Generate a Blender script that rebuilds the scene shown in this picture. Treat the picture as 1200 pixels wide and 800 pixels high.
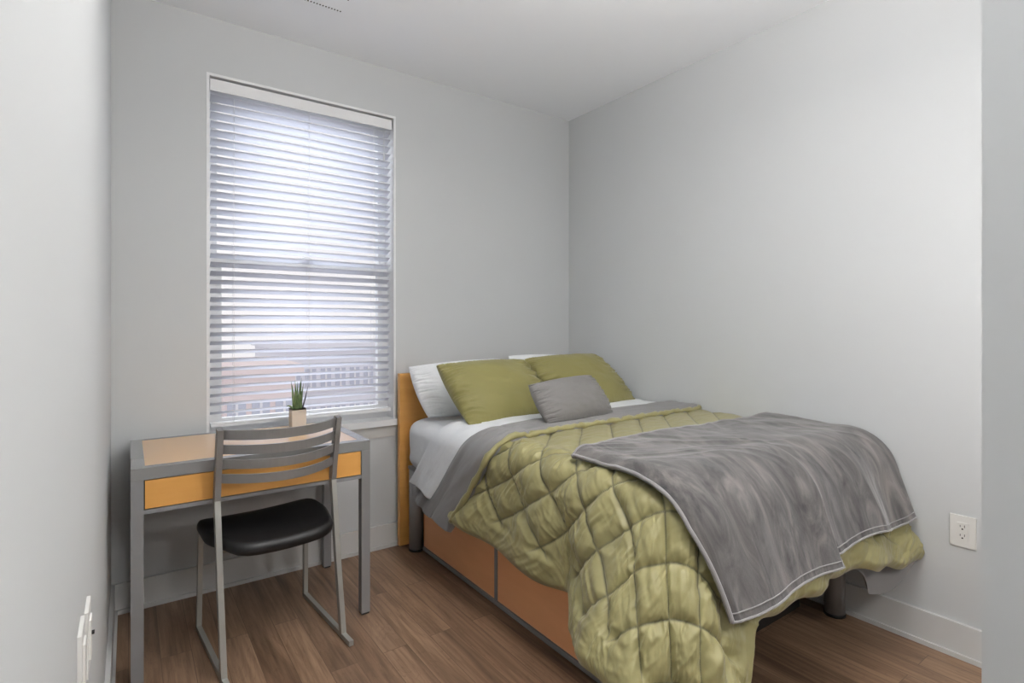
import bpy, bmesh, math, random
import numpy as np
from mathutils import Vector, Matrix, noise
for o in list(bpy.data.objects): bpy.data.objects.remove(o)
SC = bpy.context.scene
COL = SC.collection
random.seed(7)

# ------------------------------------------------------------------ camera
CH = 1.26
cam_d = bpy.data.cameras.new('camera'); cam = bpy.data.objects.new('camera', cam_d); COL.objects.link(cam)
cam_d.sensor_width = 36.0; cam_d.lens = 634/1200*36; cam_d.clip_start = 0.01; cam_d.clip_end = 300
cam_d.shift_y = -(400-382)/1200
cam.location = (0, 0, CH); cam.rotation_euler = (math.radians(90), 0, -math.atan2(.5783, .8158))
SC.camera = cam

# ------------------------------------------------------------------ world, light, exposure
W = bpy.data.worlds.new('world'); SC.world = W; W.use_nodes = True
wn = W.node_tree.nodes; wl = W.node_tree.links; wn.clear()
wo = wn.new('ShaderNodeOutputWorld'); wb = wn.new('ShaderNodeBackground'); wtc = wn.new('ShaderNodeTexCoord')
wnz = wn.new('ShaderNodeTexNoise'); wnz.inputs['Scale'].default_value = 3.0
wr = wn.new('ShaderNodeValToRGB'); wr.color_ramp.elements[0].position = .35; wr.color_ramp.elements[1].position = .7
wr.color_ramp.elements[0].color = (0.90, 0.86, 0.88, 1); wr.color_ramp.elements[1].color = (1.0, 0.95, 0.93, 1)
wl.new(wtc.outputs['Generated'], wnz.inputs['Vector']); wl.new(wnz.outputs['Fac'], wr.inputs['Fac'])
wl.new(wr.outputs['Color'], wb.inputs['Color']); wb.inputs['Strength'].default_value = .86
wl.new(wb.outputs[0], wo.inputs['Surface'])
SC.view_settings.view_transform = 'Standard'; SC.view_settings.look = 'None'
SC.view_settings.gamma = 1; SC.view_settings.use_curve_mapping = False
SC.view_settings.exposure = 0.36
FILL_W = 18.0          # added fill, shaped as a pendant lamp above the frame
FILL2_W = 30.0         # second added fill lamp, unseen in the hall
FLOOR_FILL_W = 25.0          # added fill, an unseen floor lamp behind the partition
FILL_COL = (1.0, 0.965, 0.93)
DAY_W = 24.0           # daylight arriving through the window

def area(name, loc, rot, sx, sy, power, col):
    d = bpy.data.lights.new(name, 'AREA'); d.shape = 'RECTANGLE'; d.size = sx; d.size_y = sy; d.energy = power; d.color = col
    o = bpy.data.objects.new(name, d); COL.objects.link(o); o.location = loc; o.rotation_euler = rot
    return o
# skylight standing outside, above the view, shining down through the window
area('daylight', (0.80, 5.0, 3.6), (math.radians(-62), 0, 0), 7.0, 2.0, DAY_W*6, (0.86, 0.92, 1.0))

# ------------------------------------------------------------------ materials
def mat(name, base, rough=.5, metal=0, spec=.5, coat=0, sheen=0):
    m = bpy.data.materials.new(name); m.use_nodes = True
    b = m.node_tree.nodes['Principled BSDF']
    b.inputs['Base Color'].default_value = (*base, 1); b.inputs['Roughness'].default_value = rough
    b.inputs['Metallic'].default_value = metal; b.inputs['Specular IOR Level'].default_value = spec
    b.inputs['Coat Weight'].default_value = coat; b.inputs['Sheen Weight'].default_value = sheen
    return m
def nd(m, t): return m.node_tree.nodes.new(t)
def lk(m, a, b): m.node_tree.links.new(a, b)
def vary(m, c1, c2, scale=8, stretch=(1,1,1), lo=.35, hi=.65, detail=4, coord='Object'):
    tc = nd(m,'ShaderNodeTexCoord'); mp = nd(m,'ShaderNodeMapping'); mp.inputs['Scale'].default_value = stretch
    nz = nd(m,'ShaderNodeTexNoise'); nz.inputs['Scale'].default_value = scale; nz.inputs['Detail'].default_value = detail
    r = nd(m,'ShaderNodeValToRGB'); r.color_ramp.elements[0].position = lo; r.color_ramp.elements[1].position = hi
    r.color_ramp.elements[0].color = (*c1,1); r.color_ramp.elements[1].color = (*c2,1)
    lk(m,tc.outputs[coord],mp.inputs['Vector']); lk(m,mp.outputs[0],nz.inputs['Vector']); lk(m,nz.outputs['Fac'],r.inputs['Fac'])
    lk(m,r.outputs['Color'],m.node_tree.nodes['Principled BSDF'].inputs['Base Color'])
    return r, nz
def bump(m, scale=200, strength=.1, dist=.001, stretch=(1,1,1), detail=3, coord='Object'):
    tc = nd(m,'ShaderNodeTexCoord'); mp = nd(m,'ShaderNodeMapping'); mp.inputs['Scale'].default_value = stretch
    nz = nd(m,'ShaderNodeTexNoise'); nz.inputs['Scale'].default_value = scale; nz.inputs['Detail'].default_value = detail
    b = nd(m,'ShaderNodeBump'); b.inputs['Strength'].default_value = strength; b.inputs['Distance'].default_value = dist
    lk(m,tc.outputs[coord],mp.inputs['Vector']); lk(m,mp.outputs[0],nz.inputs['Vector']); lk(m,nz.outputs['Fac'],b.inputs['Height'])
    lk(m,b.outputs[0],m.node_tree.nodes['Principled BSDF'].inputs['Normal'])
M = {}
M['wall'] = mat('wall paint', (.572,.588,.596), .75, spec=.2); bump(M['wall'], 350, .08, .0006)
M['ceiling'] = mat('ceiling paint', (.90,.92,.95), .9, spec=.1); bump(M['ceiling'], 300, .08, .0006)
M['trim'] = mat('trim paint', (.62,.625,.62), .4)
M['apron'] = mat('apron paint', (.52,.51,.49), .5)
M['white_frame'] = mat('white vinyl', (.80,.81,.82), .35)
M['plate'] = mat('white plastic', (.74,.735,.71), .35)
M['dark'] = mat('dark plastic', (.02,.02,.02), .5)
M['steel'] = mat('silver grey powder coat', (.27,.273,.28), .38, metal=.25); bump(M['steel'], 900, .06, .0003)
M['chairmetal'] = mat('satin metal', (.40,.40,.375), .36, metal=.45); bump(M['chairmetal'], 700, .05, .0003)
M['backmetal'] = mat('matte grey metal', (.25,.24,.235), .42, metal=.35)
M['post'] = mat('bed post steel', (.33,.33,.335), .36, metal=.25)
M['orange'] = mat('maple laminate', (.58,.27,.075), .33, spec=.5, coat=.15)
vary(M['orange'], (.68,.34,.085), (.73,.375,.105), 5, (1,1,6), .3, .7)
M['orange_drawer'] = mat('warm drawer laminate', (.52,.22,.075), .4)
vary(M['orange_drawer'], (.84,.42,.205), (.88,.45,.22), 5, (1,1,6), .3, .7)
M['inlay'] = mat('desk top laminate', (.82,.46,.16), .32, spec=.6, coat=1.0)
M['inlay'].node_tree.nodes['Principled BSDF'].inputs['Coat Roughness'].default_value = .10; M['inlay'].node_tree.nodes['Principled BSDF'].inputs['Coat IOR'].default_value = 1.65
M['desktop'] = mat('desk top frame', (.30,.305,.31), .25, metal=.3, coat=.3)
M['black'] = mat('black vinyl', (.008,.008,.009), .42, spec=.5); bump(M['black'], 500, .12, .0004)
M['white_fabric'] = mat('white cotton', (.84,.86,.88), .85, spec=.2); bump(M['white_fabric'], 11, .8, .012, (1,1,1), 3)
M['green'] = mat('olive satin', (.235,.232,.06), .55, spec=.4, sheen=.25)
vary(M['green'], (.230,.208,.068), (.262,.238,.080), 3)
M['quilt'] = mat('sage quilt fabric', (.33,.315,.13), .43, spec=.4, sheen=.15)
M['lining'] = mat('grey lining', (.245,.24,.24), .75, sheen=.1); bump(M['lining'], 10, .4, .008)
M['cushion'] = mat('grey cushion fabric', (.19,.182,.178), .75, sheen=.15)
M['pot'] = mat('beige ceramic', (.60,.54,.47), .55)
M['soil'] = mat('soil', (.03,.02,.015), .9)
M['leaf'] = mat('succulent leaf', (.10,.17,.06), .5)
vary(M['leaf'], (.07,.12,.045), (.17,.24,.10), 60, (1,1,.35), .4, .62)
M['leafdark'] = mat('dry leaf', (.06,.055,.07), .6)

def floor_mat():
    m = mat('oak plank floor', (.2,.12,.08), .38, spec=.4)
    t = m.node_tree; P = t.nodes['Principled BSDF']
    tc = nd(m,'ShaderNodeTexCoord'); sep = nd(m,'ShaderNodeSeparateXYZ'); lk(m,tc.outputs['Object'],sep.inputs[0])
    comb = nd(m,'ShaderNodeCombineXYZ'); lk(m,sep.outputs['Y'],comb.inputs['X']); lk(m,sep.outputs['X'],comb.inputs['Y'])
    br = nd(m,'ShaderNodeTexBrick'); lk(m,comb.outputs[0],br.inputs['Vector'])
    br.inputs['Scale'].default_value = 1; br.inputs['Brick Width'].default_value = 1.22; br.inputs['Row Height'].default_value = .10; M['inlay'].node_tree.nodes['Principled BSDF'].inputs['Coat IOR'].default_value = 1.65
    br.inputs['Mortar Size'].default_value = .0012; br.inputs['Mortar Smooth'].default_value = .3; br.offset = .37
    br.inputs['Color1'].default_value = (0,0,0,1); br.inputs['Color2'].default_value = (1,1,1,1); br.inputs['Mortar'].default_value = (.5,.5,.5,1)
    # grain: wavy lines stretched along Y, shifted per plank
    add = nd(m,'ShaderNodeVectorMath'); add.operation = 'MULTIPLY_ADD'
    add.inputs[1].default_value = (7,3,5); lk(m,br.outputs['Color'],add.inputs[0]); lk(m,tc.outputs['Object'],add.inputs[2])
    mp = nd(m,'ShaderNodeMapping'); mp.inputs['Scale'].default_value = (1,.13,1); lk(m,add.outputs[0],mp.inputs['Vector'])
    nz = nd(m,'ShaderNodeTexNoise'); nz.inputs['Scale'].default_value = 9; nz.inputs['Detail'].default_value = 6; nz.inputs['Distortion'].default_value = .8
    lk(m,mp.outputs[0],nz.inputs['Vector'])
    mp2 = nd(m,'ShaderNodeMapping'); mp2.inputs['Scale'].default_value = (1,.045,1); lk(m,add.outputs[0],mp2.inputs['Vector'])
    nz2 = nd(m,'ShaderNodeTexNoise'); nz2.inputs['Scale'].default_value = 75; nz2.inputs['Detail'].default_value = 5
    lk(m,mp2.outputs[0],nz2.inputs['Vector'])
    # cathedral rings
    wv = nd(m,'ShaderNodeMath'); wv.operation = 'MULTIPLY'; wv.inputs[1].default_value = 60; lk(m,nz.outputs['Fac'],wv.inputs[0])
    sn = nd(m,'ShaderNodeMath'); sn.operation = 'SINE'; lk(m,wv.outputs[0],sn.inputs[0])
    r1 = nd(m,'ShaderNodeValToRGB'); r1.color_ramp.elements[0].position=.3; r1.color_ramp.elements[1].position=.72
    r1.color_ramp.elements[0].color=(.170,.103,.064,1); r1.color_ramp.elements[1].color=(.385,.250,.158,1)
    lk(m,nz.outputs['Fac'],r1.inputs['Fac'])
    mx = nd(m,'ShaderNodeMix'); mx.data_type='RGBA'; mx.blend_type='MULTIPLY'
    r2 = nd(m,'ShaderNodeValToRGB'); r2.color_ramp.elements[0].position=.35; r2.color_ramp.elements[1].position=.62
    r2.color_ramp.elements[0].color=(.66,.62,.60,1); r2.color_ramp.elements[1].color=(1.08,1.08,1.08,1)
    lk(m,nz2.outputs['Fac'],r2.inputs['Fac']); mx.inputs[0].default_value=.8
    lk(m,r1.outputs[0],mx.inputs[6]); lk(m,r2.outputs[0],mx.inputs[7])
    mx2 = nd(m,'ShaderNodeMix'); mx2.data_type='RGBA'; mx2.blend_type='MULTIPLY'
    r3 = nd(m,'ShaderNodeValToRGB'); r3.color_ramp.elements[0].color=(.90,.90,.91,1); r3.color_ramp.elements[1].color=(1.06,1.05,1.04,1)
    lk(m,br.outputs['Color'],r3.inputs['Fac']); mx2.inputs[0].default_value=1
    lk(m,mx.outputs[2],mx2.inputs[6]); lk(m,r3.outputs[0],mx2.inputs[7])
    mx3 = nd(m,'ShaderNodeMix'); mx3.data_type='RGBA'; mx3.blend_type='MULTIPLY'
    r4 = nd(m,'ShaderNodeValToRGB'); r4.color_ramp.elements[0].position=.0; r4.color_ramp.elements[1].position=.35
    r4.color_ramp.elements[0].color=(.80,.78,.76,1); r4.color_ramp.elements[1].color=(1,1,1,1)
    ab = nd(m,'ShaderNodeMath'); ab.operation='ABSOLUTE'; lk(m,sn.outputs[0],ab.inputs[0]); lk(m,ab.outputs[0],r4.inputs['Fac']); mx3.inputs[0].default_value=.8
    lk(m,mx2.outputs[2],mx3.inputs[6]); lk(m,r4.outputs[0],mx3.inputs[7])
    mx4 = nd(m,'ShaderNodeMix'); mx4.data_type='RGBA'; mx4.inputs[7].default_value=(.13,.08,.052,1)
    lk(m,br.outputs['Fac'],mx4.inputs[0]); lk(m,mx3.outputs[2],mx4.inputs[6])
    lk(m,mx4.outputs[2],P.inputs['Base Color'])
    b = nd(m,'ShaderNodeBump'); b.inputs['Strength'].default_value=.25; b.inputs['Distance'].default_value=.001
    lk(m,nz2.outputs['Fac'],b.inputs['Height']); lk(m,b.outputs[0],P.inputs['Normal'])
    return m
M['floor'] = floor_mat()

def velvet_mat():
    m = mat('grey plush', (.17,.165,.165), .9, spec=.15, sheen=.45)
    P = m.node_tree.nodes['Principled BSDF']; P.inputs['Sheen Roughness'].default_value = .4
    tc = nd(m,'ShaderNodeTexCoord'); mp = nd(m,'ShaderNodeMapping'); mp.inputs['Scale'].default_value=(3.4,1.1,1.0); lk(m,tc.outputs['Object'],mp.inputs['Vector'])
    n1 = nd(m,'ShaderNodeTexNoise'); n1.inputs['Scale'].default_value=3.2; n1.inputs['Detail'].default_value=7; n1.inputs['Distortion'].default_value=1.6; n1.inputs['Roughness'].default_value=.62
    lk(m,mp.outputs[0],n1.inputs['Vector'])
    r = nd(m,'ShaderNodeValToRGB'); e=r.color_ramp.elements
    e[0].position=.30; e[0].color=(.050,.050,.052,1); e[1].position=.70; e[1].color=(.235,.215,.205,1)
    k=e.new(.52); k.color=(.135,.128,.126,1)
    lk(m,n1.outputs['Fac'],r.inputs['Fac']); lk(m,r.outputs[0],P.inputs['Base Color'])
    n2 = nd(m,'ShaderNodeTexNoise'); n2.inputs['Scale'].default_value=260; n2.inputs['Detail'].default_value=3; lk(m,tc.outputs['Object'],n2.inputs['Vector'])
    b = nd(m,'ShaderNodeBump'); b.inputs['Strength'].default_value=.5; b.inputs['Distance'].default_value=.002
    lk(m,n2.outputs['Fac'],b.inputs['Height']); lk(m,b.outputs[0],P.inputs['Normal'])
    return m
M['velvet'] = velvet_mat()
M['piping'] = mat('plush hem', (.27,.26,.26), .8, sheen=.5)
M['seam'] = mat('seam thread', (.13,.13,.07), .8)

def slat_mat():
    m = bpy.data.materials.new('white blind slat'); m.use_nodes = True; t=m.node_tree; P=t.nodes['Principled BSDF']
    P.inputs['Base Color'].default_value=(.93,.945,.985,1); P.inputs['Roughness'].default_value=.45
    tr = nd(m,'ShaderNodeBsdfTranslucent'); tr.inputs['Color'].default_value=(.93,.94,.985,1)
    mx = nd(m,'ShaderNodeMixShader'); mx.inputs[0].default_value=.58
    lk(m,P.outputs[0],mx.inputs[1]); lk(m,tr.outputs[0],mx.inputs[2]); lk(m,mx.outputs[0],t.nodes['Material Output'].inputs['Surface'])
    return m
M['slat'] = slat_mat()
def glass_mat():
    m = bpy.data.materials.new('window glass'); m.use_nodes=True; t=m.node_tree; t.nodes.remove(t.nodes['Principled BSDF'])
    a=nd(m,'ShaderNodeBsdfTransparent'); a.inputs[0].default_value=(.96,.97,.98,1); g=nd(m,'ShaderNodeBsdfGlossy'); g.inputs['Roughness'].default_value=.25
    mx=nd(m,'ShaderNodeMixShader'); mx.inputs[0].default_value=.03
    lk(m,a.outputs[0],mx.inputs[1]); lk(m,g.outputs[0],mx.inputs[2]); lk(m,mx.outputs[0],t.nodes['Material Output'].inputs['Surface'])
    return m
M['glass'] = glass_mat()
def emis(name, col, s):
    m = mat(name, col, .5); P=m.node_tree.nodes['Principled BSDF']
    P.inputs['Emission Color'].default_value=(*col,1); P.inputs['Emission Strength'].default_value=s
    return m

# ------------------------------------------------------------------ helpers
def empty(name, loc, rz=0, label=None, cat=None, group=None):
    o = bpy.data.objects.new(name, None); COL.objects.link(o); o.location = loc; o.rotation_euler = (0,0,rz)
    o.empty_display_size = .05
    tag(o, label, cat, group); o['_m'] = 0; del o['_m']
    return o
def tag(o, label=None, cat=None, group=None, kind=None):
    if label: o['label'] = label
    if cat: o['category'] = cat
    if group: o['group'] = group
    if kind: o['kind'] = kind
    return o
def world_of(p):
    m = Matrix.Identity(4)
    while p is not None:
        m = (Matrix.Translation(p.location) @ p.rotation_euler.to_matrix().to_4x4()) @ m
        p = p.parent
    return m
def link_mesh(name, me, material, parent=None, smooth=False, origin=None):
    """mesh given in world coordinates; stored relative to its parent / origin"""
    if parent is not None: me.transform(world_of(parent).inverted())
    elif origin is not None: me.transform(Matrix.Translation(-Vector(origin)))
    o = bpy.data.objects.new(name, me); COL.objects.link(o)
    if parent is not None: o.parent = parent
    elif origin is not None: o.location = origin
    for mm in (material if isinstance(material,(list,tuple)) else [material]): me.materials.append(mm)
    if smooth:
        me.polygons.foreach_set('use_smooth', [True]*len(me.polygons))
    return o
def bm_obj(name, bm, material, parent=None, smooth=False, origin=None, bevel=0, seg=2):
    if bevel:
        bmesh.ops.bevel(bm, geom=[e for e in bm.edges if len(e.link_faces)==2 and e.calc_face_angle(0)>.5], offset=bevel, segments=seg, profile=.5, affect='EDGES', clamp_overlap=True)
    bmesh.ops.recalc_face_normals(bm, faces=bm.faces)
    me = bpy.data.meshes.new(name); bm.to_mesh(me); bm.free()
    o = link_mesh(name, me, material, parent, smooth, origin)
    return o
def add_box(bm, x0,x1,y0,y1,z0,z1, mi=0):
    v=[bm.verts.new(p) for p in ((x0,y0,z0),(x1,y0,z0),(x1,y1,z0),(x0,y1,z0),(x0,y0,z1),(x1,y0,z1),(x1,y1,z1),(x0,y1,z1))]
    for f in ((0,3,2,1),(4,5,6,7),(0,1,5,4),(1,2,6,5),(2,3,7,6),(3,0,4,7)):
        q=bm.faces.new([v[i] for i in f]); q.material_index=mi
    return v
def box(name, b, material, parent=None, bevel=0, origin=None, seg=2):
    bm=bmesh.new(); add_box(bm,*b); return bm_obj(name,bm,material,parent,False,origin,bevel,seg)
def add_cyl(bm, c, r, z0, z1, n=32, r2=None):
    r2 = r if r2 is None else r2
    lo=[bm.verts.new((c[0]+r*math.cos(2*math.pi*i/n),c[1]+r*math.sin(2*math.pi*i/n),z0)) for i in range(n)]
    hi=[bm.verts.new((c[0]+r2*math.cos(2*math.pi*i/n),c[1]+r2*math.sin(2*math.pi*i/n),z1)) for i in range(n)]
    for i in range(n):
        j=(i+1)%n; f=bm.faces.new((lo[i],lo[j],hi[j],hi[i])); f.smooth=True
    bm.faces.new(lo[::-1]); bm.faces.new(hi)
def add_sweep(bm, pts, w, h, side=None, smooth=False):
    """rectangular bar along pts; w along 'side' vector, h along the other normal"""
    pts=[Vector(p) for p in pts]; rings=[]
    for i,p in enumerate(pts):
        a = pts[max(i-1,0)]; b = pts[min(i+1,len(pts)-1)]
        t=(b-a).normalized()
        s=Vector(side) if side else Vector((0,0,1)).cross(t)
        s=(s-t*s.dot(t)).normalized(); n=t.cross(s)
        # mitre stretch
        k=1.0
        if 0<i<len(pts)-1:
            t1=(p-pts[i-1]).normalized(); k=1/max(.5,t1.dot(t))
        rings.append([bm.verts.new(p+s*w/2*a1+n*h/2*b1*k) for a1,b1 in ((-1,-1),(1,-1),(1,1),(-1,1))])
    for r0,r1 in zip(rings,rings[1:]):
        for i in range(4):
            j=(i+1)%4; f=bm.faces.new((r0[i],r0[j],r1[j],r1[i])); f.smooth=smooth
    bm.faces.new(rings[0][::-1]); bm.faces.new(rings[-1])
def add_tube(bm, pts, r, n=8):
    pts=[Vector(p) for p in pts]; rings=[]
    rr = r if isinstance(r,(list,tuple,np.ndarray)) else [r]*len(pts)
    up=Vector((0,0,1))
    for i,p in enumerate(pts):
        a=pts[max(i-1,0)]; b=pts[min(i+1,len(pts)-1)]; t=(b-a).normalized()
        s=t.cross(up); 
        if s.length<.05: s=t.cross(Vector((0,1,0)))
        s.normalize(); q=s.cross(t)
        rings.append([bm.verts.new(p+(s*math.cos(2*math.pi*k/n)+q*math.sin(2*math.pi*k/n))*rr[i]) for k in range(n)])
    for r0,r1 in zip(rings,rings[1:]):
        for k in range(n):
            j=(k+1)%n; f=bm.faces.new((r0[k],r0[j],r1[j],r1[k])); f.smooth=True
    bm.faces.new(rings[0][::-1]); bm.faces.new(rings[-1])
def grid_mesh(name, P, material, parent=None, origin=None, attr=None, closed=None):
    """P: (n,m,3) numpy grid -> smooth mesh"""
    n,m,_=P.shape
    idx=np.arange(n*m).reshape(n,m)
    f=np.stack([idx[:-1,:-1],idx[1:,:-1],idx[1:,1:],idx[:-1,1:]],-1).reshape(-1,4)
    if closed=='m':
        g=np.stack([idx[:-1,-1],idx[1:,-1],idx[1:,0],idx[:-1,0]],-1).reshape(-1,4); f=np.concatenate([f,g])
    me=bpy.data.meshes.new(name)
    me.vertices.add(n*m); me.vertices.foreach_set('co',P.reshape(-1).astype(np.float32))
    me.loops.add(f.size); me.loops.foreach_set('vertex_index',f.reshape(-1).astype(np.int32))
    me.polygons.add(len(f)); me.polygons.foreach_set('loop_start',(np.arange(len(f))*4).astype(np.int32)); me.polygons.foreach_set('loop_total',np.full(len(f),4,np.int32))
    me.update(calc_edges=True)
    if attr is not None:
        for k,a in attr.items():
            at=me.attributes.new(k,'FLOAT','POINT'); at.data.foreach_set('value',a.reshape(-1).astype(np.float32))
    return link_mesh(name, me, material, parent, True, origin)
# --- value noise in numpy
_r=np.random.RandomState(11); _T=_r.rand(256,256)*2-1
def vn(x,y):
    xi=np.floor(x).astype(int); yi=np.floor(y).astype(int); fx=x-xi; fy=y-yi
    fx=fx*fx*fx*(fx*(fx*6-15)+10); fy=fy*fy*fy*(fy*(fy*6-15)+10)
    a=_T[xi%256,yi%256]; b=_T[(xi+1)%256,yi%256]; c=_T[xi%256,(yi+1)%256]; d=_T[(xi+1)%256,(yi+1)%256]
    return (a*(1-fx)+b*fx)*(1-fy)+(c*(1-fx)+d*fx)*fy
def fbm(x,y,o=3):
    s=0;a=1;t=0
    for k in range(o):
        s=s+a*vn(x*2**k+17.3*k,y*2**k+5.1*k); t+=a; a*=.5
    return s/t
def ridge(x,y,o=2):
    s=0;a=1;t=0
    for k in range(o):
        s=s+a*(1-2*np.abs(vn(x*2**k+9.7*k,y*2**k+3.3*k))); t+=a; a*=.5
    return s/t
def sstep(a,b,x):
    t=np.clip((x-a)/(b-a),0,1); return t*t*(3-2*t)
def normals(P):
    du=np.gradient(P,axis=0); dv=np.gradient(P,axis=1); n=np.cross(du,dv); return n/np.maximum(np.linalg.norm(n,axis=-1,keepdims=True),1e-9)

# ------------------------------------------------------------------ the room
XL, XR, YW, H, YB = -0.062, 2.588, 2.942, 2.735, -2.6
XP, YP = 0.90, 0.2195            # partition end on the right
T = .13
WX0, WX1, WZ0, WZ1 = .303, 1.260, .728, 2.470
def struct(o): o['kind']='structure'; return o
struct(box('floor', (XL-T, 2.75, YB-T, YW+.22, -.12, 0), M['floor']))
struct(box('ceiling', (XL-T, 2.75, YB-T, YW+.22, H, H+.12), M['ceiling']))
struct(box('wall_left', (XL-T, XL, YB, YW+.2, 0, H), M['wall']))
struct(box('wall_right', (XR, XR+T, YB, YW+.2, 0, H), M['wall']))
struct(box('wall_behind', (XL-T, 2.75, YB-T, YB, 0, H), M['wall']))
bm=bmesh.new()
D=.17
add_box(bm, XL, WX0, YW, YW+D, 0, H); add_box(bm, WX1, XR, YW, YW+D, 0, H)
add_box(bm, WX0, WX1, YW, YW+D, WZ1, H); add_box(bm, WX0, WX1, YW, YW+D, 0, WZ0-.034)
struct(bm_obj('wall_back', bm, M['wall']))
bm=bmesh.new(); add_box(bm, XP, XP+.12, YB, YP, 0, H)
struct(bm_obj('wall_partition', bm, M['wall'], bevel=.004))
# baseboards with a small shoe moulding
def baseboard(name, x0,x1,y0,y1, nrm):
    bm=bmesh.new(); t=.014; s=.024
    if nrm=='-y': add_box(bm,x0,x1,y1-t,y1,0,.13); add_box(bm,x0,x1,y1-s,y1-t+.001,0,.018)
    if nrm=='+x': add_box(bm,x0,x0+t,y0,y1,0,.13); add_box(bm,x0+t-.001,x0+s,y0,y1,0,.018)
    if nrm=='-x': add_box(bm,x1-t,x1,y0,y1,0,.13); add_box(bm,x1-s,x1-t+.001,y0,y1,0,.018)
    struct(bm_obj(name,bm,M['trim'],bevel=.003))
baseboard('baseboard_back', XL, XR, YW-.02, YW, '-y')
baseboard('baseboard_left', XL, XL, YB, YW-.014, '+x')
baseboard('baseboard_right', XR, XR, YB, YW-.014, '-x')

# window --------------------------------------------------------------
win = empty('window_1', (.78, YW+.05, WZ0)); win['kind']='structure'
bm=bmesh.new(); j=.012   # painted jamb lining, proud 2 mm of the wall
add_box(bm, WX0,WX0+j, YW-.002, YW+D, WZ0, WZ1); add_box(bm, WX1-j,WX1, YW-.002, YW+D, WZ0, WZ1)
add_box(bm, WX0+j,WX1-j, YW-.002, YW+D, WZ1-j, WZ1)
bm_obj('jamb', bm, M['white_frame'], win, bevel=.002)
box('stool', (WX0-.02, WX1+.004, YW-.03, YW+.17, WZ0-.034, WZ0), M['white_frame'], win, .004)
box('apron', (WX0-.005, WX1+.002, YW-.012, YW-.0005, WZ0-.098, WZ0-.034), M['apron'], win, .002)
def sash(z0,z1,y0,y1,st,bot,top):
    bm=bmesh.new(); a,b=WX0+j,WX1-j
    add_box(bm,a,a+st,y0,y1,z0,z1); add_box(bm,b-st,b,y0,y1,z0,z1)
    add_box(bm,a+st,b-st,y0,y1,z0,z0+bot); add_box(bm,a+st,b-st,y0,y1,z1-top,z1)
    return bm
lo=bm_obj('lower_sash', sash(WZ0,1.612,YW+.085,YW+.12,.062,.075,.05), M['white_frame'], win, bevel=.003)
up=bm_obj('upper_sash', sash(1.565,WZ1-j,YW+.125,YW+.16,.045,.05,.06), M['white_frame'], win, bevel=.003)
box('pane',(WX0+.07,WX1-.07,YW+.100,YW+.104,WZ0+.07,1.565),M['glass'],lo)
box('pane',(WX0+.055,WX1-.055,YW+.140,YW+.144,1.61,WZ1-.065),M['glass'],up)
bm=bmesh.new(); add_box(bm,.74,.82,YW+.07,YW+.088,1.612,1.622); add_box(bm,.76,.80,YW+.062,YW+.085,1.618,1.628)
bm_obj('sash_lock',bm,M['white_frame'],lo,bevel=.002)

# horizontal blind ------------------------------------------------------
BX0,BX1=WX0+.020,WX1-.024; BY=YW+.040
bl = empty('window_blind', (.78, BY, WZ1-.02), 0, 'white horizontal-slat blind lowered inside the window, above the desk', 'window blind')
box('valance',(BX0-.004,BX1+.004,BY-.032,BY-.022,2.392,2.448),M['white_frame'],bl,.003)
box('head_rail',(BX0,BX1,BY-.018,BY+.026,2.41,2.452),M['white_frame'],bl,.003)
bm=bmesh.new(); pitch=.0425; tilt=math.radians(23); sw=.050; ns=0
zz=2.368
while zz>.80:
    k=5; rows=[]
    tt = tilt + math.radians(1.5)*math.sin(ns*1.7)
    for i in range(k+1):
        q=(i/k-.5)*sw; cr=.003*(1-(2*i/k-1)**2)
        y=BY+q*math.cos(tt)+cr*math.sin(tt); z=zz-q*math.sin(tt)+cr*math.cos(tt)
        rows.append((y,z))
    sag=.0015*math.sin(ns*2.1)
    top=[[bm.verts.new((x,y,z+.0011+sg)) for y,z in rows] for x,sg in ((BX0,0),(BX0+.4,sag),(BX1,0))]
    bot=[[bm.verts.new((x,y,z-.0011+sg)) for y,z in rows] for x,sg in ((BX0,0),(BX0+.4,sag),(BX1,0))]
    for a in range(2):
        for i in range(k):
            f=bm.faces.new((top[a][i],top[a+1][i],top[a+1][i+1],top[a][i+1])); f.smooth=True
            f=bm.faces.new((bot[a][i],bot[a][i+1],bot[a+1][i+1],bot[a+1][i])); f.smooth=True
        bm.faces.new((top[a][0],bot[a][0],bot[a+1][0],top[a+1][0])); bm.faces.new((top[a][k],top[a+1][k],bot[a+1][k],bot[a][k]))
    for a in (0,2):
        for i in range(k): bm.faces.new((top[a][i],top[a][i+1],bot[a][i+1],bot[a][i]))
    zz-=pitch; ns+=1
bm_obj('slats', bm, M['slat'], bl)
box('bottom_rail',(BX0,BX1,BY-.026,BY+.026,.772,.790),M['white_frame'],bl,.004)
for cx in (BX0+.10,.78,BX1-.10):
    bm=bmesh.new()
    for dy in (-.024,.024): add_tube(bm,[(cx,BY+dy,.79),(cx,BY+dy,2.41)],.0009,6)
    bm_obj('ladder_cord',bm,M['white_frame'],bl)
bm=bmesh.new(); add_tube(bm,[(BX1-.045,BY-.036,2.40),(BX1-.045,BY-.038,2.24)],.0016,6); add_cyl(bm,(BX1-.045,BY-.038),.005,2.20,2.245,12,.003)
bm_obj('lift_cord',bm,M['white_frame'],bl)

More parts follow.
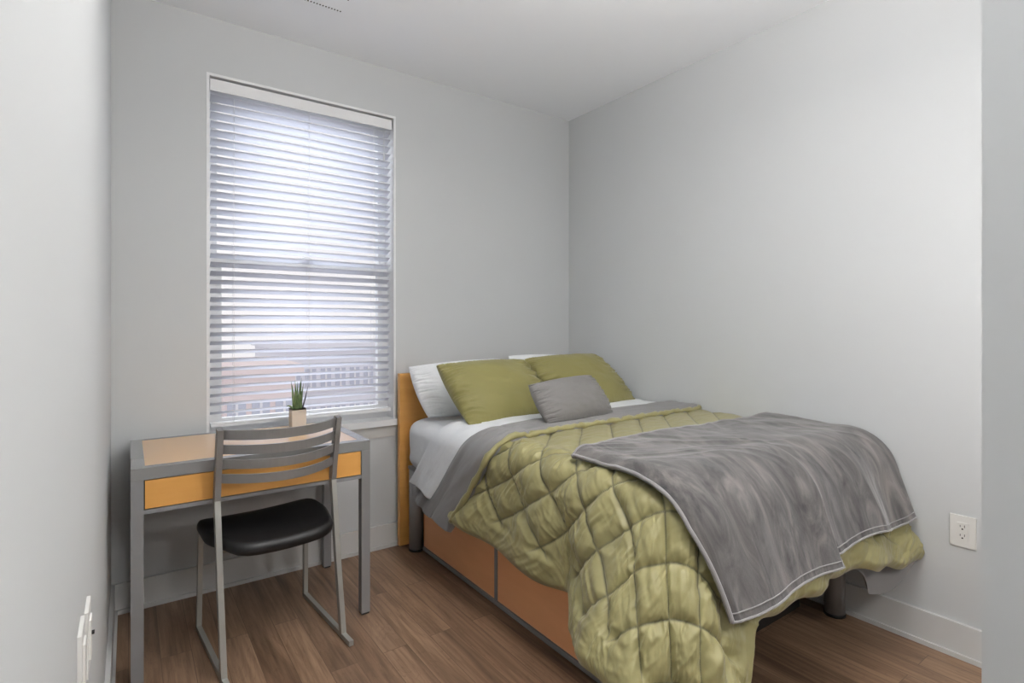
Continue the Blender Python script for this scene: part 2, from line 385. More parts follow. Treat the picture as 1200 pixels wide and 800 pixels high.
# outside ---------------------------------------------------------------
def building(name, x0,x1,y0,y1,z0,z1, wallm, winm, nx, label, wz=1.7, ww=1.5, fl=3.0, side=True):
    r=empty(name,((x0+x1)/2,y0,z0),0,label,'building')
    bm=bmesh.new(); add_box(bm,x0,x1,y0,y1,z0,z1)
    add_box(bm,x0-.3,x1+.3,y0-.3,y1,z1,z1+.35)
    bm_obj('facade',bm,wallm,r)
    n=0; zc=z1-1.2-wz
    while zc>z0+1 and n<3:
        for i in range(nx):
            xc=x0+(i+.5)*(x1-x0)/nx
            bm=bmesh.new(); add_box(bm,xc-ww/2,xc+ww/2,y0-.06,y0+.02,zc,zc+wz)
            f=bm_obj('window',bm,winm,r)
            bm=bmesh.new(); add_box(bm,xc-ww/2-.12,xc+ww/2+.12,y0-.12,y0-.061,zc-.15,zc); add_box(bm,xc-.05,xc+.05,y0-.1,y0-.061,zc,zc+wz)
            bm_obj('mullion',bm,M['bframe'],f)
        zc-=fl; n+=1
    return r
M['bwhite']=mat('pale stucco',(.78,.79,.86),.9); M['bpink']=mat('glare-paled brick',(.80,.70,.70),.9)  # building colours lightened, so the outdoor glare is painted in
M['bwin']=mat('window glass far',(.52,.55,.66),.4); M['bframe']=mat('far frame',(.80,.80,.84),.8)
M['ground']=mat('street',(.50,.50,.53),.9)
building('apartment_building', 7.7,24,34,44,-14,-.15, M['bwhite'],M['bwin'],18,'pale apartment block outside, right-hand one seen through the blind',1.25,.62,2.35)
building('brick_building', 3.2,6.0,25,32,-14,-.75, M['bpink'],M['bwin'],3,'low pinkish brick building outside, lower left behind the blind',1.4,.7)
struct(box('ground',(-40,60,6,90,-14.3,-14),M['ground']))

# ceiling vent ------------------------------------------------------------
v=empty('ceiling_vent',(.68,2.42,H),0,'white ceiling air vent at the top edge of the picture','vent')
bm=bmesh.new()
add_box(bm,.50,.845,2.20,2.548,H-.006,H-.0005)
bm_obj('face_plate',bm,M['ceiling'],v,bevel=.002)
for r in range(3):
    bm=bmesh.new()
    for i in range(22):
        x=.525+i*.0133; y=2.524-r*.11
        add_box(bm,x,x+.006,y-.004,y+.004,H-.0072,H-.0062)
    bm_obj('perforated_row',bm,M['dark'],v)

# added pendant lamps out of view, put in to light the room --------------------
def pendant(loc, label, power, up=.72, down=.36):
    r=empty('fill_ceiling_lamp',(loc[0],loc[1],H),0,label,'ceiling lamp')
    bm=bmesh.new(); add_cyl(bm,loc,.06,H-.02,H-.0005,32); bm_obj('canopy',bm,M['white_frame'],r)
    bm=bmesh.new(); add_cyl(bm,loc,.006,H-.42,H-.02,12); bm_obj('rod',bm,M['white_frame'],r)
    n=40; pr_=[(.002,-.46),(.08,-.455),(.15,-.43),(.19,-.39),(.20,-.36),(.19,-.362),(.145,-.415),(.08,-.438),(.002,-.442)]
    P=np.array([[[loc[0]+a*math.cos(2*math.pi*k/n),loc[1]+a*math.sin(2*math.pi*k/n),H+z] for k in range(n)] for a,z in pr_])
    grid_mesh('bowl_shade',P,emis('lit opal glass',(1,.96,.9),1.2),r,closed='m')
    d=bpy.data.lights.new('uplight','AREA'); d.shape='DISK'; d.size=.30; d.energy=power*up; d.color=FILL_COL
    o=bpy.data.objects.new('uplight',d); COL.objects.link(o); o.parent=r; o.location=(0,0,-.35); o.rotation_euler=(math.pi,0,0)
    d=bpy.data.lights.new('bulb','POINT'); d.energy=power*down; d.color=FILL_COL; d.shadow_soft_size=.11
    o=bpy.data.objects.new('bulb',d); COL.objects.link(o); o.parent=r; o.location=(0,0,-.58)
pendant((.99,.66),'added fill light shaped as an opal bowl pendant, unseen above the view',FILL_W*2.2)
pendant((.72,-.95),'added fill light shaped as an opal bowl pendant, unseen in the hall behind the camera',FILL2_W,.20,.80)

# added floor lamp, unseen behind the partition, to brighten the right wall
FX,FY,FZ=1.52,-.22,1.46
fl=empty('fill_floor_lamp',(FX,FY,0),0,'added fill light shaped as a globe floor lamp, unseen behind the partition','floor lamp')
bm=bmesh.new(); add_cyl(bm,(FX,FY),.14,0,.02,40); bm_obj('base',bm,M['steel'],fl)
bm=bmesh.new(); add_cyl(bm,(FX,FY),.011,.02,FZ-.20,16); bm_obj('pole',bm,M['steel'],fl)
bm=bmesh.new(); add_cyl(bm,(FX,FY),.05,FZ-.20,FZ-.17,32,.07); bm_obj('globe_holder',bm,M['steel'],fl)
d=bpy.data.lights.new('globe_light','POINT'); d.energy=FLOOR_FILL_W; d.color=FILL_COL; d.shadow_soft_size=.16
o=bpy.data.objects.new('globe_light',d); COL.objects.link(o); o.parent=fl; o.location=(0,0,FZ)

# outlets -------------------------------------------------------------------
o1=empty('wall_outlet',(XR,.685,.481),0,'white duplex power outlet on the right wall, beside the foot of the bed','outlet')
bm=bmesh.new(); add_box(bm,XR-.006,XR-.0003,.646,.725,.4215,.5405); bm_obj('cover_plate',bm,M['plate'],o1,bevel=.0025)
bm=bmesh.new(); add_box(bm,XR-.0085,XR-.004,.669,.702,.448,.514); bm_obj('receptacle',bm,M['plate'],o1,bevel=.001)
bm=bmesh.new()
for zc in (.498,.464):
    add_box(bm,XR-.0092,XR-.008,.6785,.6805,zc-.001,zc+.008); add_box(bm,XR-.0092,XR-.008,.6915,.6935,zc-.001,zc+.007)
    add_box(bm,XR-.0092,XR-.008,.6835,.6885,zc-.010,zc-.005)
bm_obj('slots',bm,M['dark'],o1)
for yc,zc,lb,plug in ((1.21,.713,'white outlet plate edge-on low on the left wall, the farther and lower of two',True),(1.055,.745,'white wall plate edge-on on the left wall, the nearer and higher of two',False)):
    o2=empty('wall_outlet' if plug else 'wall_plate',(XL,yc,zc),0,lb,'outlet')
    bm=bmesh.new(); add_box(bm,XL+.0003,XL+.006,yc-.037,yc+.037,zc-.057,zc+.057); bm_obj('cover_plate',bm,M['plate'],o2,bevel=.0025)
    bm=bmesh.new(); add_box(bm,XL+.004,XL+.009,yc-.017,yc+.017,zc-.034,zc+.034); bm_obj('receptacle',bm,M['plate'],o2,bevel=.001)
    if plug:
        bm=bmesh.new(); add_box(bm,XL+.009,XL+.013,yc-.004,yc+.004,zc+.004,zc+.008); bm_obj('pin',bm,M['dark'],o2)

# ------------------------------------------------------------------ desk
DX0,DX1,DY0,DY1,DZ=.006,.866,2.300,2.895,.760
desk=empty('writing_desk',((DX0+DX1)/2,(DY0+DY1)/2,0),0,'grey metal writing desk with orange wood-look drawer and top, under the window','desk')
bm=bmesh.new(); L=.042; TH=.042
add_box(bm,DX0,DX1,DY0,DY0+L,DZ-TH,DZ); add_box(bm,DX0,DX1,DY1-.03,DY1,DZ-TH,DZ)
add_box(bm,DX0,DX0+L,DY0+L,DY1-.03,DZ-TH,DZ); add_box(bm,DX1-L,DX1,DY0+L,DY1-.03,DZ-TH,DZ)
bm_obj('top_frame',bm,M['desktop'],desk,bevel=.0015)
box('top_panel',(DX0+L,DX1-L,DY0+L,DY1-.03,DZ-.022,DZ-.0008),M['inlay'],desk)
for lx in (DX0,DX1-.038):
    for ly in (DY0,DY1-.038):
        l=box('leg',(lx,lx+.038,ly,ly+.038,.008,DZ-TH),M['steel'],desk,.0015)
        box('glide',(lx+.003,lx+.035,ly+.003,ly+.035,0,.008),M['dark'],l)
ap=bmesh.new()
add_box(ap,DX0+.038,DX1-.038,DY0+.002,DY0+.03,.597,.612)
add_box(ap,DX0+.004,DX0+.03,DY0+.038,DY1-.038,.60,DZ-TH); add_box(ap,DX1-.03,DX1-.004,DY0+.038,DY1-.038,.60,DZ-TH)
add_box(ap,DX0+.038,DX1-.038,DY1-.03,DY1-.006,.60,DZ-TH); add_box(ap,DX0+.03,DX1-.03,DY0+.03,DY1-.03,.597,.603)
bm_obj('apron',ap,M['steel'],desk)
box('drawer_shadow_gap',(DX0+.038,DX1-.038,DY0+.012,DY0+.02,.612,DZ-TH),M['dark'],desk).name='drawer_gap_shade'  # dark sheet painting the shade in the gap around the drawer
dr=box('drawer_front',(DX0+.0415,DX1-.0415,DY0+.0015,DY0+.018,.6155,DZ-TH-.003),M['orange'],desk,.001)

# ------------------------------------------------------------------ chair (in world coordinates, turned 5 degrees)
CA=math.radians(4.9); CO=Vector((.476,2.344,0))
cf=Vector((-math.sin(CA),math.cos(CA),0)); cr_=Vector((math.cos(CA),math.sin(CA),0))
def cp(a,b,z): return CO+cr_*a+cf*b+Vector((0,0,z))
chair=empty('desk_chair',CO,CA,'grey metal slat-back chair with black padded seat, pulled up to the desk','chair')
hw=.218
for s in (-1,1):
    bm=bmesh.new(); add_sweep(bm,[cp(s*hw,.262,.012),cp(s*hw,-.262,.012)],.018,.020,side=cr_)
    rn=bm_obj('runner',bm,M['chairmetal'],chair,bevel=.002)
    bm=bmesh.new(); add_sweep(bm,[cp(s*hw,.25,0.001),cp(s*hw,-.25,0.001)],.014,.003,side=cr_); bm_obj('glide_strip',bm,M['dark'],rn)
    bm=bmesh.new(); add_sweep(bm,[cp(s*hw,.252,.018),cp(s*(hw-.004),.235,.44)],.018,.022,side=cr_)
    bm_obj('front_leg',bm,M['chairmetal'],chair,bevel=.002)
    bm=bmesh.new(); add_sweep(bm,[cp(s*hw,-.178,.018),cp(s*(hw),-.125,.30),cp(s*(hw),-.074,.625)],.020,.026,side=cr_)
    bm_obj('rear_leg',bm,M['chairmetal'],chair,bevel=.002)
    bm=bmesh.new(); add_sweep(bm,[cp(s*hw,-.074,.622),cp(s*(hw),-.086,.70),cp(s*(hw+.001),-.128,.888)],.020,.032,side=cr_)
    bm_obj('back_post',bm,M['backmetal'],chair,bevel=.002)
# seat rails
for b in (-.06,.20):
    bm=bmesh.new(); add_sweep(bm,[cp(-hw,b,.424),cp(hw,b,.424)],.022,.014,side=cf); bm_obj('seat_rail',bm,M['chairmetal'],chair)
# four curved back slats
for i,(zc,hh) in enumerate(((.866,.036),(.812,.034),(.757,.034),(.702,.034))):
    bm=bmesh.new(); pts=[]
    f=(zc-.625)/(.888-.625); b0=-.080-.045*f
    for k in range(21):
        u=k/20*2-1; pts.append(cp(u*(hw-.008),b0-.108*(1-u*u),zc))
    lean=Vector((0,0,1))+cf*(-.13)
    add_sweep(bm,pts,hh,.006,side=lean,smooth=False)
    bm_obj('back_slat',bm,M['backmetal'],chair)
# seat cushion: saddle-shaped pad
n=36; P=[]
for iu in range(n+1):
    row=[]
    th=iu/n
    row=th
    P.append(row)
def seat_grid():
    NU,NV=48,48
    G=np.zeros((NU,NV,3))
    hwid=.232; 
    uu=np.linspace(0,2*math.pi,NV,endpoint=False)
    for i in range(NU):
        q=i/(NU-1)      # 0 top centre -> .62 rim -> 1 bottom centre
        if q<.5: r=q/.5*.93; zt=0
        elif q<.72: a=(q-.5)/.22; r=.93+.07*math.sin(a*math.pi); zt=-(1-math.cos(a*math.pi))/2
        else: r=.93*(1-(q-.72)/.28); zt=-1
        for j,t in enumerate(uu):
            c,s=math.cos(t),math.sin(t); p=5.0
            k=(abs(c)**p+abs(s)**p)**(-1/p)
            a=c*k*r; b=s*k*r
            # trapezoid: a bit narrower at the back
            y_=.035+b*.238; q_=min(1,max(0,(y_+.13)/.17)); q_=q_*q_*(3-2*q_); x=-.006*q_+a*(.203+.034*q_); y=.035+b*.238
            top=.472 + .012*a*a - .030*max(0,b-.35)**2/.42 - .006*(1-abs(a))*(1-b*b) - .020*max(0,-b-.6)**1.0*.6
            top+= .012*math.sin(min(1,max(0,(b+1)/2))*math.pi)*(1-a*a)
            z=top+zt*.056*(1-.15*abs(b))
            G[i,j]=cp(x,y,z)
    return G
grid_mesh('seat',seat_grid(),M['black'],chair,closed='m')

# ------------------------------------------------------------------ potted plant on the desk
px_,py_=.672,2.755
pl=empty('potted_succulent',(px_,py_,DZ),0,'small green spiky succulent in a square beige pot on the desk','potted plant')
bm=bmesh.new(); ps=.033
add_box(bm,px_-ps,px_+ps,py_-ps,py_+ps,DZ,DZ+.102)
bmesh.ops.inset_region(bm,faces=[f for f in bm.faces if f.normal.z>.5 or all(v.co.z>DZ+.1 for v in f.verts)],thickness=.004)
tf=[f for f in bm.faces if all(v.co.z>DZ+.1 for v in f.verts) and f.calc_area()>.003][0]
for v_ in tf.verts: v_.co.z-=.008
bm_obj('pot',bm,M['pot'],pl,bevel=.0015)
box('soil',(px_-ps+.004,px_+ps-.004,py_-ps+.004,py_+ps-.004,DZ+.086,DZ+.096),M['soil'],pl)
k=0
leaves=[(-.018,.0,-.012,.150,.007),(-.009,-.006,-.004,.155,.0075),(.0,.004,.001,.145,.007),(.006,-.008,.006,.152,.0075),(.012,.006,.008,.165,.007),(-.014,.01,-.008,.13,.006),(.016,-.002,.012,.14,.006),(.003,.012,.0,.12,.006),(-.004,-.012,-.002,.10,.006)]
for lx,ly,dx,hh,rr in leaves:
    bm=bmesh.new(); zs=np.linspace(0,1,9)
    hh*=.95
    add_tube(bm,[(px_+lx+dx*z*z,py_+ly,DZ+.090+hh*z) for z in zs],[max(.0004,rr*(1-z**2.2)*(.75+.25*math.sin(z*3.1))) for z in zs],8)
    bm_obj('leaf',bm,M['leaf'],pl)
bm=bmesh.new(); zs=np.linspace(0,1,9)
add_tube(bm,[(px_+.02+.03*z,py_-.004,DZ+.092+.12*z-.02*z*(1-z)) for z in zs],[max(.0004,.004*(1-z**2)) for z in zs],7); bm_obj('dark_leaf',bm,M['leafdark'],pl)['label']='dark leaning leaf'
bm=bmesh.new()
add_tube(bm,[(px_-.018-.035*z,py_-.004,DZ+.094+.022*math.sin(z*2.2)) for z in zs],[max(.0006,.0045*math.sin(math.pi*min(1,z*.8+.15))) for z in zs],7); bm_obj('drooping_leaf',bm,M['leaf'],pl)

# ------------------------------------------------------------------ bed
BXL,BXR=1.262,2.566
bed=empty('bed',(1.92,1.95,0),0,'bed with orange wood headboard and round steel legs, in the far corner','bed')
box('headboard',(1.256,2.574,2.872,2.904,.012,.990),M['orange'],bed,.003)
for (x,y) in ((1.326,2.805),(2.515,2.805),(1.42,1.115),(2.522,1.115)):
    bm=bmesh.new(); add_cyl(bm,(x,y),.040,.006,.452,40); lg=bm_obj('leg',bm,M['post'],bed)
    bm=bmesh.new(); add_cyl(bm,(x,y),.0425,0,.012,40); bm_obj('foot_cap',bm,M['dark'],lg)
box('side_rail',(1.30,1.33,1.115,2.805,.385,.455),M['steel'],bed,.003)
box('side_rail',(2.525,2.555,1.155,2.765,.385,.455),M['steel'],bed,.003)
box('end_rail',(1.46,2.48,1.10,1.13,.385,.455),M['steel'],bed,.003)
box('slat_deck',(1.331,2.524,1.14,2.78,.43,.452),M['steel'],bed)
# storage drawers under the bed
st=empty('under_bed_drawers',(1.9,1.95,0),0,'wide two-drawer storage unit with orange fronts beneath the bed','drawer unit')
SX=1.352; SY0,SY1=1.225,2.752
bm=bmesh.new()
add_box(bm,SX+.004,2.44,SY0,SY1,.012,.372)
bm_obj('body',bm,M['steel'],st)
bm=bmesh.new(); add_box(bm,SX-.012,SX+.004,SY0,SY1,.012,.030); add_box(bm,SX-.008,SX+.004,2.012,2.034,.030,.372); add_box(bm,SX-.008,SX+.004,SY0,SY1,.345,.372)
bm_obj('front_frame',bm,M['steel'],st)
bm=bmesh.new(); add_box(bm,SX,2.43,SY0+.01,SY1-.01,.0,.012); bm_obj('plinth',bm,M['dark'],st)
bm=bmesh.new(); add_box(bm,SX+.01,2.43,SY0-.004,SY0-.0002,.016,.37); bm_obj('end_panel',bm,M['dark'],st)
box('drawer',(SX-.006,SX+.0038,2.037,SY1-.004,.033,.342),M['orange_drawer'],st,.001)
box('drawer',(SX-.006,SX+.0038,SY0+.004,2.009,.033,.342),M['orange_drawer'],st,.001)

# mattress with its fitted sheet ---------------------------------------------
def rounded_slab(name, x0,x1,y0,y1,z0,z1,r,material,parent=None,origin=None,wr=0,nu=150,nv=40):
    # rings of a superellipse section, lofted over height; smooth & wrinkled
    per=240; G=[]
    cx,cy=(x0+x1)/2,(y0+y1)/2; hx,hy=(x1-x0)/2,(y1-y0)/2
    prof=[]
    for i in range(10): prof.append((1-.995*(1-i/9.)**1, z0, 1)) if False else None
    secs=[(.02,z0),(.5,z0),(.9,z0)]
    K=12
    for i in range(K+1):
        a=i/K*math.pi/2; secs.append(('r',-r+r*math.sin(a),z0+r-r*math.cos(a)))
    for i in range(1,6): secs.append(('r',0,z0+r+(z1-z0-2*r)*i/6))
    for i in range(K+1):
        a=i/K*math.pi/2; secs.append(('r',-r+r*math.cos(a),z1-r+r*math.sin(a)))
    secs+= [(.9,z1),(.7,z1),(.5,z1),(.3,z1),(.02,z1)]
    t=np.linspace(0,2*math.pi,per,endpoint=False); c,s=np.cos(t),np.sin(t); p=14.
    k=(np.abs(c)**p+np.abs(s)**p)**(-1/p)
    for q in secs:
        if q[0]=='r': X=cx+c*k*(hx+q[1]); Y=cy+s*k*(hy+q[1]); z=q[2]
        else: X=cx+c*k*(hx-r)*q[0]; Y=cy+s*k*(hy-r)*q[0]; z=q[1]
        Z=np.full(per,z)
        w=wr*fbm(X*9+Y*2,Z*22+Y*6,3)
        X=X+c*w; Z=Z+w*.5
        G.append(np.stack([X,Y,Z],-1))
    return grid_mesh(name,np.array(G),material,parent,origin,closed='m')
mt=empty('mattress',(1.92,1.95,.456),0,'thick mattress in a white fitted sheet, lying on the bed frame','mattress')
rounded_slab('fitted_sheet',BXL,BXR,1.10,2.862,.456,.742,.075,M['white_fabric'],mt,wr=.006)
bm=bmesh.new(); add_box(bm,BXL+.03,BXR-.03,1.13,2.84,.4545,.47); bm_obj('mattress_core',bm,M['lining'],mt,bevel=.004)

# bedding drape ---------------------------------------------------------------
X0,Y0,ZT=1.335,1.09,.772      # where the round-over starts, top height
def prof(d,r,fl):
    """distance over the edge -> (outward, down)"""
    a=np.clip(d/r,0,math.pi/2-fl*.0)
    amax=math.pi/2-np.arctan(fl)
    a=np.minimum(d/r,amax)
    h=r*np.sin(a); v=r*(1-np.cos(a)); rest=np.maximum(d-r*amax,0)
    return h+rest*np.cos(amax), v+rest*np.sin(amax)
def drape(s,t,off=0.0):
    """cloth coordinates (s across from left edge, t along from foot edge) -> points"""
    sl=np.maximum(-s,0); tl=np.maximum(-t,0)
    d=np.hypot(sl,tl); ph=np.arctan2(tl,np.maximum(sl,1e-6)); ph=np.where(d<1e-6,0,ph)
    w=np.sin(ph)**2
    r=.095*(1-w)+.150*w+off; cm=np.sin(2*ph)**2
    y_top=Y0+np.maximum(t,0)
    bul=np.exp(-((y_top-1.09)/.17)**2)*(1-w)          # bulge beside the foot corner
    cleft=np.exp(-((y_top-1.40)/.07)**2)*(1-w)
    fl=.10*(1-w)+.32*w+.10*cm+.42*bul-.08*cleft
    fl=fl+.05*np.sin((y_top)*21+1.0)*(1-w)*sstep(1.3,1.5,y_top)+.05*np.sin(s*16+.5)*w*sstep(.0,.12,s)
    fl=fl+ .07*np.sin(ph*6.0)*cm
    h,v=prof(d,r,np.maximum(fl,.01))
    ux=np.where(d>1e-6,sl/np.maximum(d,1e-6),1); uy=np.where(d>1e-6,tl/np.maximum(d,1e-6),0)
    x=X0+np.maximum(s,0)-ux*h; y=Y0+np.maximum(t,0)-uy*h; z=ZT-v+off
    # hanging cloth swings toward the head near the pillows
    sk=.62*sstep(1.40,1.85,y_top)+.22*sstep(1.75,1.95,y_top)
    y=y+sk*np.where(s<0,v,0)
    # soft crown of the top
    inside=sstep(0,.25,s)*sstep(0,.3,t)
    z=z+.012*inside+.006*fbm(x*2.3,y*2.3,2)*inside
    # against the right wall the cloth dips
    return np.stack([x,y,z],-1)
SMAX=2.576-X0
def hem_left(t):   # cloth length hanging on the left
    y=Y0+t; return .475+.015*np.sin(y*9+.6)+.03*np.exp(-((y-1.15)/.18)**2)+.075*sstep(1.37,1.27,y)+.015*sstep(1.8,2.2,y)
def hem_foot(s):
    return .470+.15*np.exp(-(np.minimum(s-.0,9)/.065)**2)*(s>0)+.15*(s<=0)+.085*sstep(.65,1.22,s)+.008*np.sin(s*30)
nS,nT=430,420
TMAX=1.94-Y0
a=np.linspace(0,1,nS)[:,None]; b=np.linspace(0,1,nT)[None,:]
s=np.zeros((nS,nT)); t=np.zeros((nS,nT))
for _ in range(3):
    hl=hem_left(t); s=-hl+a*(SMAX+hl)
    hf=hem_foot(s); t=-hf+b*(TMAX+hf)
# rounded cloth corner
base=drape(s,t)
cx_=X0+s; cy_=Y0+t
def seamdist(c,c0,sp):
    q=(c-c0)/sp; return np.abs(q-np.round(q))*sp/math.sqrt(2)
topness=sstep(-.06,.06,s)*sstep(-.12,.02,t)
wob=.012*fbm(cx_*5,cy_*5,2)
dA=seamdist(cx_-cy_+wob,.05,.190); dB=seamdist(cx_+cy_-wob,2.07,.20)
sA=1-np.exp(-(dA/.016)**1.3); sB=1-np.exp(-(dB/.016)**1.3)
kB=1-topness*.85
brd=sstep(.085,.12,s+hem_left(t))*np.where(t<.3,sstep(.085,.12,t+hem_foot(s)),1)
sA=1-(1-sA)*brd; sB=1-(1-sB)*brd
puff=(.014*np.minimum(sA,1-kB*(1-sB)))
# cell dome
cell=1-brd*(1-np.clip(dA/.065,0,1)**.7*(np.clip(dB/.07,0,1)**.7*kB+(1-kB)))
puff=puff+.009*cell
# gathers radiating away from seams
side=1-topness
g1=ridge(cx_*6+cy_*6+3*fbm(cx_*3,cy_*3,2),(cx_-cy_)*24,2)*.55+ridge((cx_)*7,cy_*32+4*fbm(cx_*4,cy_*4,2),2)*.6
g2=fbm(cx_*22,cy_*22,3)
wr_=(.0070*g1+.0030*g2)*side+(.0012*g1+.0016*fbm(cx_*9,cy_*30,2))*topness
big=.018*fbm(cx_*4.5+3,cy_*5.5,2)*side
N=normals(base)
if N[nS//2,nT//2,2]<0: N=-N
# taper the loft at the hem
edge=np.minimum(np.minimum(a*1.0*nS/9,1),np.minimum(b*nT/9,1)*1.0); edge=np.minimum(edge,np.clip((1-b)*nT/9,0,1)); edge=np.sin(edge*math.pi/2)
puff=puff*(1-.5*topness)
disp=((puff+wr_)*edge+big+.002)
Pq=base+N*disp[...,None]
Pq[...,0]=np.minimum(Pq[...,0],XR-.006)
comf=empty('comforter',(1.92,1.6,.77),0,'sage green diamond-quilted comforter spread over the bed, hanging over its side and foot','comforter')
def quilt_shader():
    m=M['quilt']; P=m.node_tree.nodes['Principled BSDF']
    at=nd(m,'ShaderNodeAttribute'); at.attribute_name='seam'
    r=nd(m,'ShaderNodeMix'); r.data_type='RGBA'; r.inputs[6].default_value=(.310,.283,.128,1); r.inputs[7].default_value=(.10,.095,.055,1)
    lk(m,at.outputs['Fac'],r.inputs[0]); lk(m,r.outputs[2],P.inputs['Base Color'])
    bump(m,40,.15,.003,(1,1,1),3)
quilt_shader()
thread=np.maximum(np.exp(-(dA/.0028)**2),np.exp(-(dB/.0028)**2)*kB)*brd
qo=grid_mesh('quilted_top',Pq,M['quilt'],comf,attr={'seam':thread})
# lining underneath, showing at the fold and at the corner by the wall
hlx=.02*sstep(0,1,b)
a2=np.linspace(0,1,200)[:,None]; b2=np.linspace(0,1,200)[None,:]
s2=np.zeros((200,200)); t2=np.zeros((200,200))
for _ in range(3):
    hl=hem_left(t2)-.006; s2=-hl+a2*(SMAX-.004+hl)
    hf=hem_foot(s2)-.006+.11*np.exp(-((s2-1.02)/.15)**2); t2=-hf+b2*(TMAX+hf)
base2=drape(s2,t2); N2=normals(base2)
if N2[100,100,2]<0: N2=-N2
Pl=base2-N2*(.010+.06*np.exp(-((s2-.98)/.14)**2)*sstep(-.30,-.55,t2))[...,None]
Pl[...,0]=np.minimum(Pl[...,0],XR-.008)
grid_mesh('lining',Pl,M['lining'],comf)
# turned-down band at the head: lining side up, hanging on the left too
def band(y0,y1,hang,lift_,thick,ns=260,nt=60,smin_fun=None,smax=SMAX,wob_=.010,seed=0.,wamp=.006):
    a=np.linspace(0,1,ns)[:,None]; b=np.linspace(0,1,nt)[None,:]
    sN=-hang(b)*np.ones((ns,1)); s=sN+a*(smax-sN)
    y=y0+(y1-y0)*b+wob_*fbm(s*4+seed,b*0+seed,2)
    t=y-Y0
    B=drape(s,t); Nn=normals(B)
    if Nn[ns//2+40,nt//2,2]<0: Nn=-Nn
    rollf=np.sqrt(np.clip(1-(2*b-1)**8,0,1))
    lift=lift_(b) if callable(lift_) else lift_
    off=lift-thick*(1-rollf)+wamp*fbm(s*5+b*3+seed,y*22,3)+wamp*1.6*(s<.05)*fbm(y*13+seed,s*3,2)
    return B+Nn*off[...,None]
G=band(1.835,2.28,lambda b:.50-.05*b,lambda b:.043-.030*sstep(.42,.60,b),.035,seed=2.,wamp=.007)
G[...,0]=np.minimum(G[...,0],XR-.006)
fb=grid_mesh('turned_down_band',G,M['lining'],comf); fb['label']='grey lining side of the comforter, folded back'
# rolled green hem along the near edge of the band
bm=bmesh.new(); pts=[]
for i in range(10,260,3):
    p=G[i,3]; pts.append((p[0],p[1]-.013,p[2]-.016+.003*math.sin(i*.9)+.002*math.sin(i*.37)))
add_tube(bm,pts,[.013+.003*math.sin(i*1.3) for i in range(len(pts))],8)
bm_obj('hem_roll',bm,M['quilt'],comf)

# white flat sheet turned out between the band and the pillows
G=band(1.985,2.36,lambda b:.41-.03*b,.026,.02,seed=6.,smax=SMAX-.01,wamp=.004)
fs=grid_mesh('flat_sheet',G,M['white_fabric'],origin=(1.9,2.2,.77))
tag(fs,'white flat sheet folded down beside the pillows and hanging over the bed edge','sheet')
fs['label']='white flat sheet lying by the pillows, its corner hanging over the bed side'
so=fs.modifiers.new('thickness','SOLIDIFY'); so.thickness=.006; so.offset=-1

# ------------------------------------------------------------------ throw blanket
ns_,nt_=330,300
a=np.linspace(0,1,ns_)[:,None]; b=np.linspace(0,1,nt_)[None,:]
smin=-.052; s=smin+a*(SMAX-.004-smin)+0*b
step=sstep(.560,.572,s)
bot=-(.412-.040*step+.022*sstep(.6,1.2,s)+.006*np.sin(s*13)); topy=1.435-Y0+.012*np.sin(s*5+1)+.0*s
t=bot+b*(topy-bot)
s=s+.018*np.sin(t*7)*(1-a)
B=drape(s,t,.0); Nn=normals(B)
if Nn[ns_//2,nt_//2,2]<0: Nn=-Nn
cx_=X0+s; cy_=Y0+t
dA=seamdist(cx_-cy_,.05,.190)
foot=sstep(.05,-.25,t)
off=.052+.004*fbm(cx_*4,cy_*5,2)+foot*(.012*fbm(cx_*9+1.7*cy_,cy_*1.3,2)+.003*ridge(cx_*8+cy_,cy_*1.2,2)+.012*ridge(cx_*2.6+.6*cy_+3.1,cy_*.6+1.7,1))
off=off+(1-foot)*(.007*ridge(cx_*2.2+cy_*1.2,cy_*6+cx_*4+1.5*fbm(cx_*3,cy_*3,2),2)+.002*fbm(cx_*12,cy_*16,2))
off=off+.013*(1-step)*sstep(.25,-.05,t)
eL=np.exp(-((a)*(SMAX)/.02)**2); off=off-.018*eL
Pt=B+Nn*off[...,None]
Pt[...,0]=np.minimum(Pt[...,0],XR-.006)
thr=empty('throw_blanket',(1.9,1.1,.80),0,'grey plush throw blanket laid across the foot of the bed over the comforter','throw')
th=grid_mesh('blanket',Pt,M['velvet'],thr); so=th.modifiers.new('thickness','SOLIDIFY'); so.thickness=.009; so.offset=-1
bm=bmesh.new()
def hemline(pts,r=.0035): add_tube(bm,[tuple(p) for p in pts],r,6)
hemline(Pt[:,1,:][::3]+np.array([0,-.002,0])); hemline(Pt[1,:,:][::3]+np.array([-.002,-.001,.001]),.006); hemline(Pt[:,-2,:][::3],.004)
bm_obj('hem',bm,M['piping'],thr)
bm=bmesh.new(); hemline(Pt[:,9,:][::3]+Nn[:,9,:][::3]*.001,.0018); bm_obj('hem_stitching',bm,M['piping'],thr)

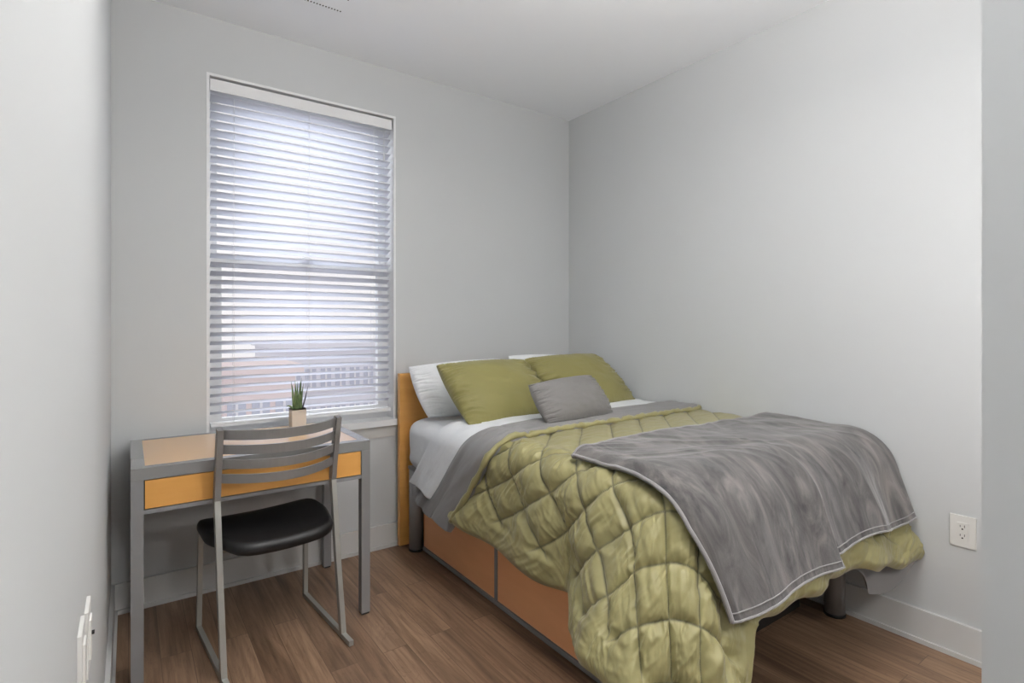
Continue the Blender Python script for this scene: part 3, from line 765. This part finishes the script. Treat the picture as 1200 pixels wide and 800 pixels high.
# ------------------------------------------------------------------ pillows
def pillow(name, c, th, material, label, cat='pillow', group=None, ruffle=0., pinch=.06, seed=0., sag=0., back=None, n=110):
    """c: corners TL,TR,BR,BL (world); pillow with thickness th, bulging to both sides"""
    TL,TR,BR,BL=[np.array(q,float) for q in c]
    u=np.linspace(-1,1,n)[:,None]; v=np.linspace(-1,1,n)[None,:]
    # denser at edges
    u=np.sin(u*math.pi/2)*.6+u*.4; v=np.sin(v*math.pi/2)*.6+v*.4
    U=u+0*v; V=v+0*u
    # pinch in the sides between corners
    Ue=U*(1-pinch*(1-V**2)*0-pinch*.0); 
    uu=U*(1-pinch*(1-np.abs(V)**2.0)*0+0); 
    Up=U*(1+pinch*.5*(1-V**2)-pinch*.55*np.abs(V)**3*0); Vp=V*(1+pinch*.5*(1-U**2))
    a=((Up+1)/2)[...,None]; b=((Vp+1)/2)[...,None]
    S=(BL*(1-a)+BR*a)*(1-b)+(TL*(1-a)+TR*a)*b
    nrm=np.cross((TR+BR)/2-(TL+BL)/2,(TL+TR)/2-(BL+BR)/2); nrm/=np.linalg.norm(nrm)
    if nrm[1]>0: nrm=-nrm
    prof_=(np.clip(1-np.abs(U)**2.6,0,1)**.5)*(np.clip(1-np.abs(V)**2.6,0,1)**.5)
    cen=(np.clip(1-U**2,0,1)*np.clip(1-V**2,0,1))**.4
    thk=th/2*(.6*prof_+.4*cen)
    # gathers along the side seams
    ed=np.clip(1-(1-np.abs(U))/.42,0,1)**1.4
    gat=ruffle*ed*ridge(V*13+seed+.8*U+1.2*fbm(V*3+seed,U*2,2),U*1.8+seed,2)*prof_**.35
    soft=.006*fbm(U*2.5+seed,V*2.5+seed,3)*prof_
    tb=np.clip(1-(1-np.abs(V))/.3,0,1)**2*.25*ruffle*ridge(U*16+seed,V*2,2)*prof_**.5
    F=S+nrm*(thk+gat+soft+tb)[...,None]
    R=S-nrm*(thk*.8+soft)[...,None]
    F[...,2]-=sag*(1-b[...,0])*prof_*0
    # stitch front and back as one closed grid
    idx=np.concatenate([F,R[::-1][1:-1]],0)
    o=grid_mesh(name,np.concatenate([idx,idx[:1]],0),material,origin=tuple((BL+BR)/2))
    tag(o,label,cat,group)
    # weld the doubled rim
    bm=bmesh.new(); bm.from_mesh(o.data); bmesh.ops.remove_doubles(bm,verts=bm.verts,dist=.0002); bmesh.ops.holes_fill(bm,edges=[e for e in bm.edges if e.is_boundary],sides=0); bmesh.ops.recalc_face_normals(bm,faces=bm.faces)
    bm.to_mesh(o.data); bm.free()
    return o
pillow('white_pillow',((1.265,2.77,1.035),(1.905,2.79,1.055),(1.93,2.66,.765),(1.32,2.64,.765)),.15,M['white_fabric'],'white pillow leaning on the headboard behind the left olive pillow','pillow',ruffle=.018,seed=1.3,pinch=.10)
pillow('white_pillow',((1.93,2.76,1.075),(2.53,2.77,1.055),(2.54,2.64,.765),(1.96,2.64,.765)),.15,M['white_fabric'],'white pillow leaning on the headboard behind the right olive pillow','pillow',ruffle=.005,seed=4.1,pinch=.10)
pillow('olive_pillow',((1.262,2.44,1.060),(1.80,2.44,1.068),(1.87,2.22,.788),(1.325,2.215,.782)),.17,M['green'],'olive green pillow with gathered edge, left one, beside the window side of the bed','pillow',ruffle=.034,seed=2.2,pinch=.07)
pillow('olive_pillow',((1.86,2.50,1.070),(2.38,2.46,1.085),(2.56,2.29,.800),(1.98,2.28,.800)),.16,M['green'],'olive green pillow, right one, leaning beside the right wall','pillow',ruffle=.022,seed=7.7,pinch=.07)
pillow('grey_cushion',((1.518,2.01,.985),(1.936,2.04,1.008),(1.985,1.925,.815),(1.54,1.89,.815)),.13,M['cushion'],'small grey cushion in front of the two olive pillows','cushion',ruffle=.014,seed=5.2,pinch=.08)
